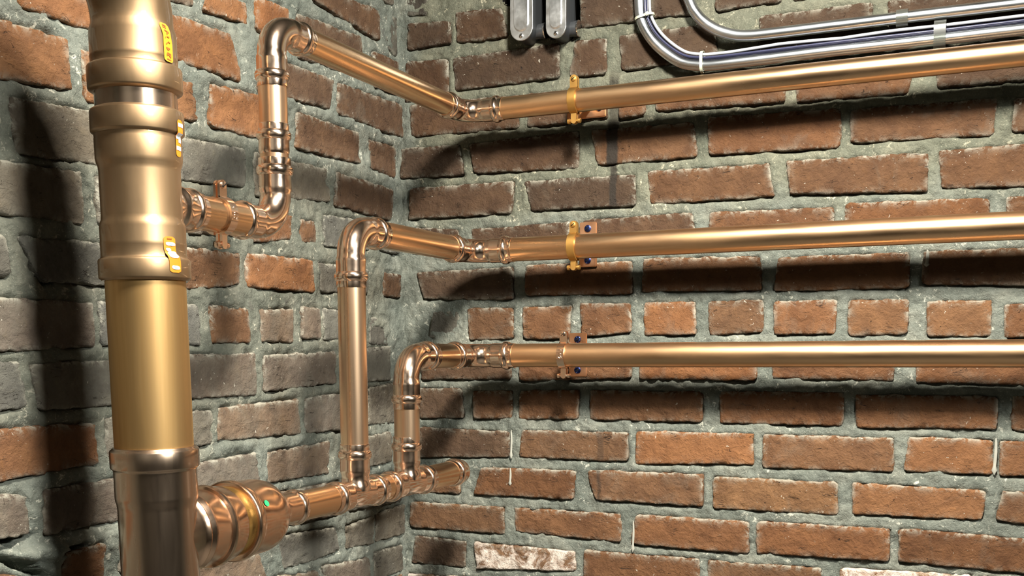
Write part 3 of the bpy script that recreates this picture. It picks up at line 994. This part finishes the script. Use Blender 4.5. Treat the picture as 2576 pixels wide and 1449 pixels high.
# green inspection dot on the reducer
bm = bmesh.new()
ca, na = -0.7352, 24
u0 = math.radians(28)
cen = bm.verts.new((0.178 + 0.0489 * math.cos(u0), ca, ZB + 0.0489 * math.sin(u0)))
rim = []
for k in range(na):
    a = 2 * PI * k / na
    y = ca + 0.0042 * math.cos(a); q = u0 + 0.0042 * math.sin(a) / 0.0489
    rim.append(bm.verts.new((0.178 + 0.0491 * math.cos(q), y, ZB + 0.0491 * math.sin(q))))
for k in range(na): bm.faces.new((cen, rim[k], rim[(k + 1) % na]))
link('green_dot', bm, M['green'], rd, smooth=None, label='small green paint dot')
XM = 0.180
tube('manifold_tube', man, (XM, -0.625, ZB), (XM, -0.49, ZB), R2, M['tube_y'])
tee(man, (XM, -0.466, ZB), Y_, Z_, R2, 0.0690, 0.0750)
tube('manifold_tube', man, (XM, -0.43, ZB), (XM, -0.34, ZB), R2, M['tube_y'])
tee(man, (XM, -0.312, ZB), Y_, Z_, R2, 0.0690, 0.0750)
tube('manifold_tube', man, (XM, -0.28, ZB), (XM, -0.140, ZB), R2, M['tube_y'])
bm = bmesh.new()
lathe(bm, (XM, -0.163, ZB), (0, 1, 0), [(0, R2 * .99), (0, R2 * 1.045), (0.001, R2 * 1.06), (0.026, R2 * 1.06), (0.036, R2 * 1.05), (0.0395, R2 * 1.0), (0.041, R2 * 0.9), (0.0415, R2 * 0.6)], 48)
cap = link('end_cap', bm, M['fit'], man)
bead(cap, (XM, -0.163, ZB), (0, 1, 0), R2)

# ------------------------------------------------------------------ the three lines that run out along the right wall
PY = -0.073
XEND = 1.9
def ell(r, bend=1.9, sock=2.2): return (bend + sock) * r

def line(name, label, x, z, r, yr, zlip_low, low):
    root = empty(name, (x, yr, zlip_low), label, 'pipe')
    a = ell(r)
    # riser
    tube('riser_tube', root, (x, yr, low), (x, yr, z - a + r * 0.4), r, M['tube_z'])
    elbow(root, (x, yr, z), -Z_, Y_, r)
    tube('arm_tube', root, (x, yr + a - 0.4 * r, z), (x, PY - a + 0.4 * r, z), r, M['tube_y'])
    elbow(root, (x, PY, z), -Y_, X_, r)
    tube('long_tube', root, (x + a - 0.4 * r, PY, z), (XEND, PY, z), r, M['tube_x'])
    return root
mid = line('copper_pipe_line', 'middle copper line rising in front of the corner and running along the right wall', 0.180, 0.1895, R2, -0.466, -0.12, -0.130)
low = line('copper_pipe_line', 'lowest copper line, the short riser beside the corner and its level run', 0.1815, 0.0052, R2, -0.312, -0.12, -0.130)
top = line('copper_pipe_line', 'topmost copper line with the swan-neck riser and the long sloping arm', 0.1705, 0.4314, R1, -0.631, 0.22, 0.262)
ZU = 0.1772
elbow(top, (0.1705, -0.631, ZU), Z_, -Y_, R1 * 1.07, 2.1, 2.2)
# coupling between riser and lower elbow
bm = bmesh.new()
zc = 0.3075
pr = [(t * R1, k * R1) for t, k in SOCK[:8]]
lathe(bm, (0.1705, -0.631, zc), -Z_, pr + [(0.0365, R1 * 1.05), (0.0385, R1 * 1.0)], 48, (True, True), SHEX[:8] + [0, 0])
cpl = link('coupling', bm, M['fit'], top)
bead(cpl, (0.1705, -0.631, zc), -Z_, R1)
# branch tube out of the stack
RBR = 0.0212
tube('branch_tube', top, (0.172, -0.795, ZU), (0.172, -0.70, ZU), RBR * 0.97, M['tube_y'])
along(stack, 'small_branch_socket', [(-0.885, 0.030), (-0.852, 0.0290), (-0.846, 0.0270), (-0.838, 0.0246), (-0.832, 0.0246), (-0.829, 0.0262), (-0.825, 0.0264), (-0.821, 0.0252), (-0.812, 0.0238), (-0.808, 0.0238),
                                     (-0.806, 0.0256), (-0.803, 0.0260), (-0.800, 0.0254), (-0.798, 0.0234), (-0.790, 0.0228), (-0.7895, 0.0205)], M['fit'], ZU, 0.172)

# ------------------------------------------------------------------ pipe clamps
def ring_strip(bm, c, u, v, axd, r0, r1, hw, a0, a1, n=36):
    """a flat strip bent round an axis: radius r0..r1, half width hw"""
    c = Vector(c); prev = None
    first = None
    for k in range(n + 1):
        a = a0 + (a1 - a0) * k / n
        d = u * math.cos(a) + v * math.sin(a)
        q = [bm.verts.new(c + d * r0 - axd * hw), bm.verts.new(c + d * r1 - axd * hw), bm.verts.new(c + d * r1 + axd * hw), bm.verts.new(c + d * r0 + axd * hw)]
        if prev:
            for i in range(4): bm.faces.new((prev[i], prev[(i + 1) % 4], q[(i + 1) % 4], q[i]))
        else: bm.faces.new(q)
        prev = q
    bm.faces.new(list(reversed(prev)))

def tab_plate(bm, c, w_dir, up, nrm, hw, h, th):
    """an ear: flat tab with a rounded end, from c upwards along up"""
    c = Vector(c)
    out = [(-hw, 0), (hw, 0), (hw, h - hw)]
    for k in range(1, 8):
        a = PI * k / 8
        out.append((hw * math.cos(a), h - hw + hw * math.sin(a)))
    out.append((-hw, h - hw))
    A = [bm.verts.new(c + w_dir * x + up * y + nrm * th) for x, y in out]
    B = [bm.verts.new(c + w_dir * x + up * y - nrm * th) for x, y in out]
    bm.faces.new(A); bm.faces.new(list(reversed(B)))
    n = len(out)
    for k in range(n): bm.faces.new((A[k], B[k], B[(k + 1) % n], A[(k + 1) % n]))

def screw(name, parent, p, nrm, r, mat, h=0.0022, label=None):
    bm = bmesh.new()
    lathe(bm, Vector(p) - Vector(nrm) * 0.004, nrm, [(0, r * .6), (0.004, r * .6), (0.004, r), (0.004 + h * .6, r), (0.004 + h, r * .62), (0.004 + h * 1.05, r * .1)], 20)
    o = link(name, bm, mat, parent, label=label)
    # the slot, as a thin dark bar let into the head
    u, w = frame_of(Vector(nrm))
    q = (u * 0.8 + w * 0.6).normalized(); s = Vector(nrm).cross(q).normalized()
    bm = bmesh.new()
    c = Vector(p) + Vector(nrm) * (h * 1.0)
    vs = [bm.verts.new(c + q * (a * r * .8) + s * (b * r * .14) + Vector(nrm) * e) for e in (-0.0004, 0.0003) for a, b in ((-1, -1), (1, -1), (1, 1), (-1, 1))]
    for f in ((0, 1, 2, 3), (7, 6, 5, 4), (0, 4, 5, 1), (1, 5, 6, 2), (2, 6, 7, 3), (3, 7, 4, 0)): bm.faces.new([vs[i] for i in f])
    link('slot', bm, M['dark'], o, smooth=None)
    return o

def text_mesh(txt, size, depth):
    cu = bpy.data.curves.new('marks', 'FONT')
    cu.body = txt; cu.size = size; cu.extrude = depth; cu.align_x = 'CENTER'; cu.align_y = 'CENTER'; cu.resolution_u = 2
    ob = bpy.data.objects.new('marks', cu)
    COL.objects.link(ob)
    me = bpy.data.meshes.new_from_object(ob.evaluated_get(bpy.context.evaluated_depsgraph_get()))
    bpy.data.objects.remove(ob, do_unlink=True)
    bpy.data.curves.remove(cu)
    return me

def clamp(name, label, c, axd, front, r, wall_at, plate_half, plate_shift, mat, marks=None, horizontal=False, screws=True, th=0.0034, hw=0.0066):
    """split-ring hanger: c = pipe centre, axd = pipe direction, front = away from the wall"""
    c = Vector(c); axd = Vector(axd); front = Vector(front)
    root = empty(name, c + Z_ * -0.034, label, 'clamp', )
    rin = r + 0.0002; ro = r + th
    bm = bmesh.new()
    ring_strip(bm, c, front, Z_, axd, rin, ro, hw, -1.36, 1.36, 40)
    tab_plate(bm, c + Z_ * (ro * 0.90) + front * 0.0052, axd, Z_, front, hw, 0.0215, 0.0017)
    tab_plate(bm, c - Z_ * (ro * 0.90) + front * 0.0052, axd, -Z_, front, hw * 0.72, 0.0185, 0.0017)
    st = link('front_strap', bm, mat, root)
    bm = bmesh.new()
    ring_strip(bm, c, -front, Z_, axd, rin, ro, hw, -1.36, 1.36, 40)
    tab_plate(bm, c + Z_ * (ro * 0.90) - front * 0.0012, axd, Z_, front, hw, 0.0215, 0.0017)
    tab_plate(bm, c - Z_ * (ro * 0.90) - front * 0.0012, axd, -Z_, front, hw * 0.72, 0.0185, 0.0017)
    link('rear_strap', bm, mat, root)
    screw('clamp_screw', root, c + Z_ * (ro * 0.90 + 0.0148) + front * 0.0070, front, 0.0044, mat)
    # hinge at the bottom: knuckle and pin across the pipe's direction
    zc = ro * 0.90 + 0.0135
    bm = bmesh.new()
    lathe(bm, c - Z_ * zc + front * 0.002 - axd * 0.0125, axd, [(0, 0.002), (0.0006, 0.0042), (0.0045, 0.0044), (0.005, 0.0024), (0.019, 0.0024), (0.0195, 0.0040), (0.0235, 0.0038), (0.0242, 0.0016)], 20)
    link('hinge_pin', bm, mat, root)
    # post and plate on the wall
    d = abs((c - Vector(wall_at)).dot(front))
    bm = bmesh.new()
    lathe(bm, c - front * (ro - 0.0015), -front, [(0, 0.0062), (0.004, 0.0056), (d - ro - 0.004, 0.0056), (d - ro + 0.0005, 0.0085)], 24)
    link('post', bm, mat, root)
    pc = c - front * (d - 0.0055) + Vector(plate_shift)
    hx, hz = plate_half
    bm = bmesh.new()
    e = axd * hx + Z_ * hz + front * 0.0022
    e = Vector((abs(e.x), abs(e.y), abs(e.z)))
    box(bm, pc - e, pc + e, 0.0014)
    pl = link('wall_plate', bm, M['plate'], root)
    if screws:
        off = (axd * (hx - 0.0125)) if horizontal else (Z_ * (hz - 0.0115))
        for s in (1, -1):
            screw('wall_screw', root, pc + off * s + front * 0.0024, front, 0.0060, M['bluescrew'], 0.003, 'blue coated screw')
    if marks:
        me = text_mesh(marks, 0.0085, 0.0004)
        bm = bmesh.new(); bm.from_mesh(me); bpy.data.meshes.remove(me)
        for v in bm.verts:
            # lettering reads along the strap: text x runs up round the ring, text y lies across it
            a = -v.co.x / ro + 0.10
            rr = ro + 0.0002 + v.co.z
            v.co = c + (front * math.cos(a) + Z_ * math.sin(a)) * rr + axd * (v.co.y * 0.95)
        link('raised_marks', bm, mat, st, smooth=None)
    return root

clamp('pipe_clamp', 'yellow bronze clamp holding the topmost long pipe, one end of its plate showing below', (0.3785, PY, 0.4314), X_, -Y_, R1, (0, 0, 0), (0.036, 0.0160), (-0.004, 0, 0.0), M['brass'], None, True)
clamp('pipe_clamp', 'yellow bronze clamp on the middle long pipe, plate with two blue screws', (0.3780, PY, 0.1895), X_, -Y_, R2, (0, 0, 0), (0.0162, 0.0390), (0.0003, 0, 0.0095), M['brass'])
clamp('pipe_clamp', 'copper coloured clamp with raised marks on the lowest long pipe', (0.3600, PY, 0.0052), X_, -Y_, R2, (0, 0, 0), (0.0170, 0.0388), (-0.0005, 0, 0.0005), M['fit'], '1 1/2')
clamp('pipe_clamp', 'copper clamp round the short branch between stack and swan-neck riser', (0.172, -0.7470, ZU), Y_, X_, RBR * 0.97, (0, 0, 0), (0.0165, 0.0388), (0, 0, 0), M['fit'], '1 1/2')

# ------------------------------------------------------------------ electrical work on the right wall
def smooth_path(pts, sub=8):
    """Catmull-Rom through (x, z) points"""
    P = [Vector((p[0], p[1])) for p in pts]
    P = [P[0] * 2 - P[1]] + P + [P[-1] * 2 - P[-2]]
    out = []
    for i in range(1, len(P) - 2):
        a, b, c, d = P[i - 1:i + 3]
        for k in range(sub):
            t = k / sub
            out.append(0.5 * ((2 * b) + (c - a) * t + (2 * a - 5 * b + 4 * c - d) * t * t + (3 * b - a - 3 * c + d) * t ** 3))
    out.append(P[-2])
    return out

def run(name, pts, y, r, mat, label, cat, group=None, seg=24, sub=8):
    ps = smooth_path(pts, sub)
    bm = bmesh.new()
    yy = y if callable(y) else (lambda u: y)
    sweep(bm, [(p.x, yy(p.x), p.y) for p in ps], [r] * len(ps), seg)
    return tag(link(name, bm, mat), label, cat, group)

RC = 0.0090
# bends: quarter rounds of constant radius joined to straight runs
def conduit_path(xv, zr, R_, ztop, xend, dx0=0.0):
    p = [(xv - dx0, ztop), (xv - dx0 * .4, (ztop + zr + R_) / 2), (xv, zr + R_)]
    for k in range(1, 9):
        a = PI / 2 * k / 8
        p.append((xv + R_ * (1 - math.cos(a)), zr + R_ * (1 - math.sin(a))))
    n = 8
    for k in range(1, n + 1): p.append((xv + R_ + (xend - xv - R_) * k / n, zr))
    return p
run('conduit', [(0.470, 0.80), (0.4722, 0.66), (0.4748, 0.5957), (0.4781, 0.5655), (0.4925, 0.5359), (0.5162, 0.5094), (0.5479, 0.4868), (0.5795, 0.4785), (0.6054, 0.4767), (0.6701, 0.4767), (0.7855, 0.4775), (0.9481, 0.4768), (1.0619, 0.4770), (1.4, 0.477), (1.9, 0.477)],
    -0.024, RC, M['emt'], 'lower silver conduit with cables strapped along its upper side', 'conduit', 'silver conduits')
run('conduit', [(0.505, 0.80), (0.532, 0.66), (0.5601, 0.5844), (0.5721, 0.5616), (0.5885, 0.5438), (0.6091, 0.5300), (0.634, 0.5202), (0.6566, 0.5162), (0.689, 0.5150), (0.7846, 0.5147), (0.8943, 0.5147), (1.0604, 0.5140), (1.4, 0.514), (1.9, 0.514)],
    -0.024, RC, M['emt'], 'upper silver conduit bending down from above without cables', 'conduit', 'silver conduits')
CP = smooth_path([(0.470, 0.80), (0.4722, 0.66), (0.4748, 0.5957), (0.4781, 0.5655), (0.4925, 0.5359), (0.5162, 0.5094), (0.5479, 0.4868), (0.5795, 0.4785), (0.6054, 0.4767), (0.6701, 0.4767), (0.7855, 0.4775), (0.9481, 0.4768), (1.0619, 0.4770), (1.4, 0.477), (1.9, 0.477)])
def beside(off, y, r, mat, label):
    """a cable that keeps company with the lower conduit, off metres to its inner side"""
    pts = []
    for k, p in enumerate(CP):
        t = (CP[min(k + 1, len(CP) - 1)] - CP[max(k - 1, 0)]).normalized()
        pts.append(p + Vector((-t.y, t.x)) * float(np.interp(p.x, off[0], off[1])))
    bm = bmesh.new()
    sweep(bm, [(p.x, y, p.y) for p in pts], [r] * len(pts), 12)
    return tag(link('cable', bm, mat), label, 'cable')
beside(((0.4, 0.55, 0.63, 0.71, 0.766, 0.804, 0.877, 0.965, 1.9), (0.0176, 0.0172, 0.0170, 0.0199, 0.0182, 0.0168, 0.0194, 0.0187, 0.0186)), -0.0255, 0.0026, M['greycable'], 'light grey cable, outermost of the cables on the lower conduit')
beside(((0.4, 1.9), (0.0122, 0.0124)), -0.0198, 0.0025, M['bluecable'], 'navy blue cable between the grey cable and the lower conduit, nearer the wall')
beside(((0.4, 1.9), (0.0111, 0.0112)), -0.0290, 0.0022, M['bluecable'], 'navy blue cable lying on top of the lower conduit, nearer the room')

def band(name, c, t, up, half_h, half_d, wd, mat, label, cat, head=None, th=0.0011):
    """a strap round a bundle: stadium section in the plane of up and -Y"""
    c = Vector(c); t = Vector(t).normalized(); up = Vector(up).normalized(); f = Vector((0, -1, 0))
    root = empty(name, c, label, cat)
    bm = bmesh.new()
    n = 32
    prev = None; first = None
    r = half_d
    loop = []
    for k in range(n):
        a = 2 * PI * k / n
        x = math.cos(a); z = math.sin(a)
        loop.append((x * r, z * r + (half_h - r) * (1 if z >= 0 else -1), x, z))
    vs = []
    for x, z, nx, nz in loop:
        ins = c + f * x + up * z; o_ = ins + (f * nx + up * nz) * th
        vs.append([bm.verts.new(ins - t * wd), bm.verts.new(o_ - t * wd), bm.verts.new(o_ + t * wd), bm.verts.new(ins + t * wd)])
    for k in range(n):
        a, b = vs[k], vs[(k + 1) % n]
        for i in range(4): bm.faces.new((a[i], a[(i + 1) % 4], b[(i + 1) % 4], b[i]))
    link('strap', bm, mat, root)
    if head is not None:
        bm = bmesh.new()
        h = c + f * (half_d + 0.0008) + up * head
        e = [t * (wd * 1.5), up * 0.0030, f * 0.0022]
        for s in (1,):
            v8 = [bm.verts.new(h + e[0] * a + e[1] * b + e[2] * d) for a in (-1, 1) for b in (-1, 1) for d in (-1, 1)]
            for q in ((0, 1, 3, 2), (4, 6, 7, 5), (0, 4, 5, 1), (2, 3, 7, 6), (0, 2, 6, 4), (1, 5, 7, 3)): bm.faces.new([v8[i] for i in q])
            bmesh.ops.bevel(bm, geom=list(bm.edges), offset=0.0008, segments=2, affect='EDGES')
        link('head', bm, mat, root)
    return root
band('cable_tie', (0.4840, -0.0240, 0.5670), (-0.2, 0, 1), (1, 0, 0.2), 0.0162, 0.0103, 0.0020, M['tie'], 'cream cable tie round the upright stretch of conduit and cables', 'cable tie', 0.008)
band('cable_tie', (0.5835, -0.0240, 0.4832), (1, 0, 0), (0, 0, 1), 0.0165, 0.0103, 0.0024, M['tie'], 'cream cable tie where the lower conduit levels out', 'cable tie')
band('conduit_clip', (0.8926, -0.0240, 0.5140), (1, 0, 0), (0, 0, 1), 0.0116, 0.0103, 0.0085, M['clip'], 'clear plastic clip round the upper conduit', 'clip')
band('conduit_clip', (0.9472, -0.0240, 0.4835), (1, 0, 0), (0, 0, 1), 0.0195, 0.0103, 0.0085, M['clip'], 'clear plastic clip round the lower conduit and its cables', 'clip')

def stadium(x0, x1, z0, ztop, n=14):
    """outline of a long cover with a rounded lower end, (x, z) pairs"""
    r = (x1 - x0) / 2; xc = (x0 + x1) / 2
    o = [(x1, ztop)]
    for k in range(n + 1):
        a = -PI * k / n
        o.append((xc + r * math.cos(a), z0 + r + r * math.sin(a)))
    o.append((x0, ztop))
    return o

def prism(bm, outline, y0, y1, inset=0.0, back_scale=1.0):
    n = len(outline)
    A = [bm.verts.new((x, y0, z)) for x, z in outline]
    B = [bm.verts.new((x, y1, z)) for x, z in outline]
    bm.faces.new(A); bm.faces.new(list(reversed(B)))
    for k in range(n): bm.faces.new((A[k], B[k], B[(k + 1) % n], A[(k + 1) % n]))

def conduit_body(label, x0, x1, z0):
    root = empty('conduit_box', ((x0 + x1) / 2, -0.02, z0), label, 'conduit box', 'conduit boxes')
    yf = -0.040
    ztop = 0.745
    bm = bmesh.new()
    prism(bm, stadium(x0 + 0.0012, x1 - 0.0004, z0 + 0.0012, ztop), yf + 0.0030, 0.012)
    bmesh.ops.bevel(bm, geom=[e for e in bm.edges if abs(e.verts[0].co.y - e.verts[1].co.y) < 1e-6 and e.verts[0].co.y > 0], offset=0.008, segments=4, affect='EDGES')
    link('housing', bm, M['castgrey'], root)
    bm = bmesh.new()
    prism(bm, stadium(x0, x1, z0, ztop), yf - 0.0008, yf + 0.0028)
    fr = [f for f in bm.faces if f.normal.y < -0.9 or all(abs(v.co.y - (yf - 0.0008)) < 1e-6 for v in f.verts)]
    fr = [f for f in bm.faces if all(abs(v.co.y - (yf - 0.0008)) < 1e-6 for v in f.verts)]
    bmesh.ops.bevel(bm, geom=list({e for f in fr for e in f.edges}), offset=0.0008, segments=2, affect='EDGES')
    cv = link('cover', bm, M['alu'], root, label='bare metal cover')
    # the pressed panel of the cover
    bm = bmesh.new()
    o1 = stadium(x0 + 0.0065, x1 - 0.0065, z0 + 0.0145, ztop - 0.01)
    o2 = stadium(x0 + 0.0085, x1 - 0.0085, z0 + 0.0170, ztop - 0.013)
    ya, yb = yf - 0.0010, yf - 0.0032
    A = [bm.verts.new((x, ya, z)) for x, z in o1]; B = [bm.verts.new((x, yb, z)) for x, z in o2]
    n = len(o1)
    for k in range(n): bm.faces.new((A[k], B[k], B[(k + 1) % n], A[(k + 1) % n]))
    bm.faces.new(B)
    link('raised_panel', bm, M['alu'], cv)
    screw('cover_screw', root, ((x0 + x1) / 2, yf - 0.0012, z0 + 0.0078), (0, -1, 0), 0.0034, M['steel'], 0.0022)
    # side hub near the lower end, with a bright locknut
    bm = bmesh.new()
    lathe(bm, (x1 - 0.012, -0.010, z0 + 0.020), (1, 0, 0), [(0, 0.0125), (0.012, 0.0122), (0.0185, 0.0130), (0.0225, 0.0130), (0.0230, 0.010)], 32)
    link('hub', bm, M['castgrey'], root)
    bm = bmesh.new()
    lathe(bm, (x1 + 0.0112, -0.010, z0 + 0.020), (1, 0, 0), [(0, 0.0090), (0.0002, 0.0138), (0.0022, 0.0138), (0.0024, 0.0090)], 32)
    link('locknut', bm, M['steel'], root, label='bright ring')
    return root
conduit_body('left of the two dark conduit boxes with long metal covers', 0.2450, 0.2872, 0.5510)
conduit_body('right of the two dark conduit boxes with long metal covers', 0.3125, 0.3490, 0.5475)
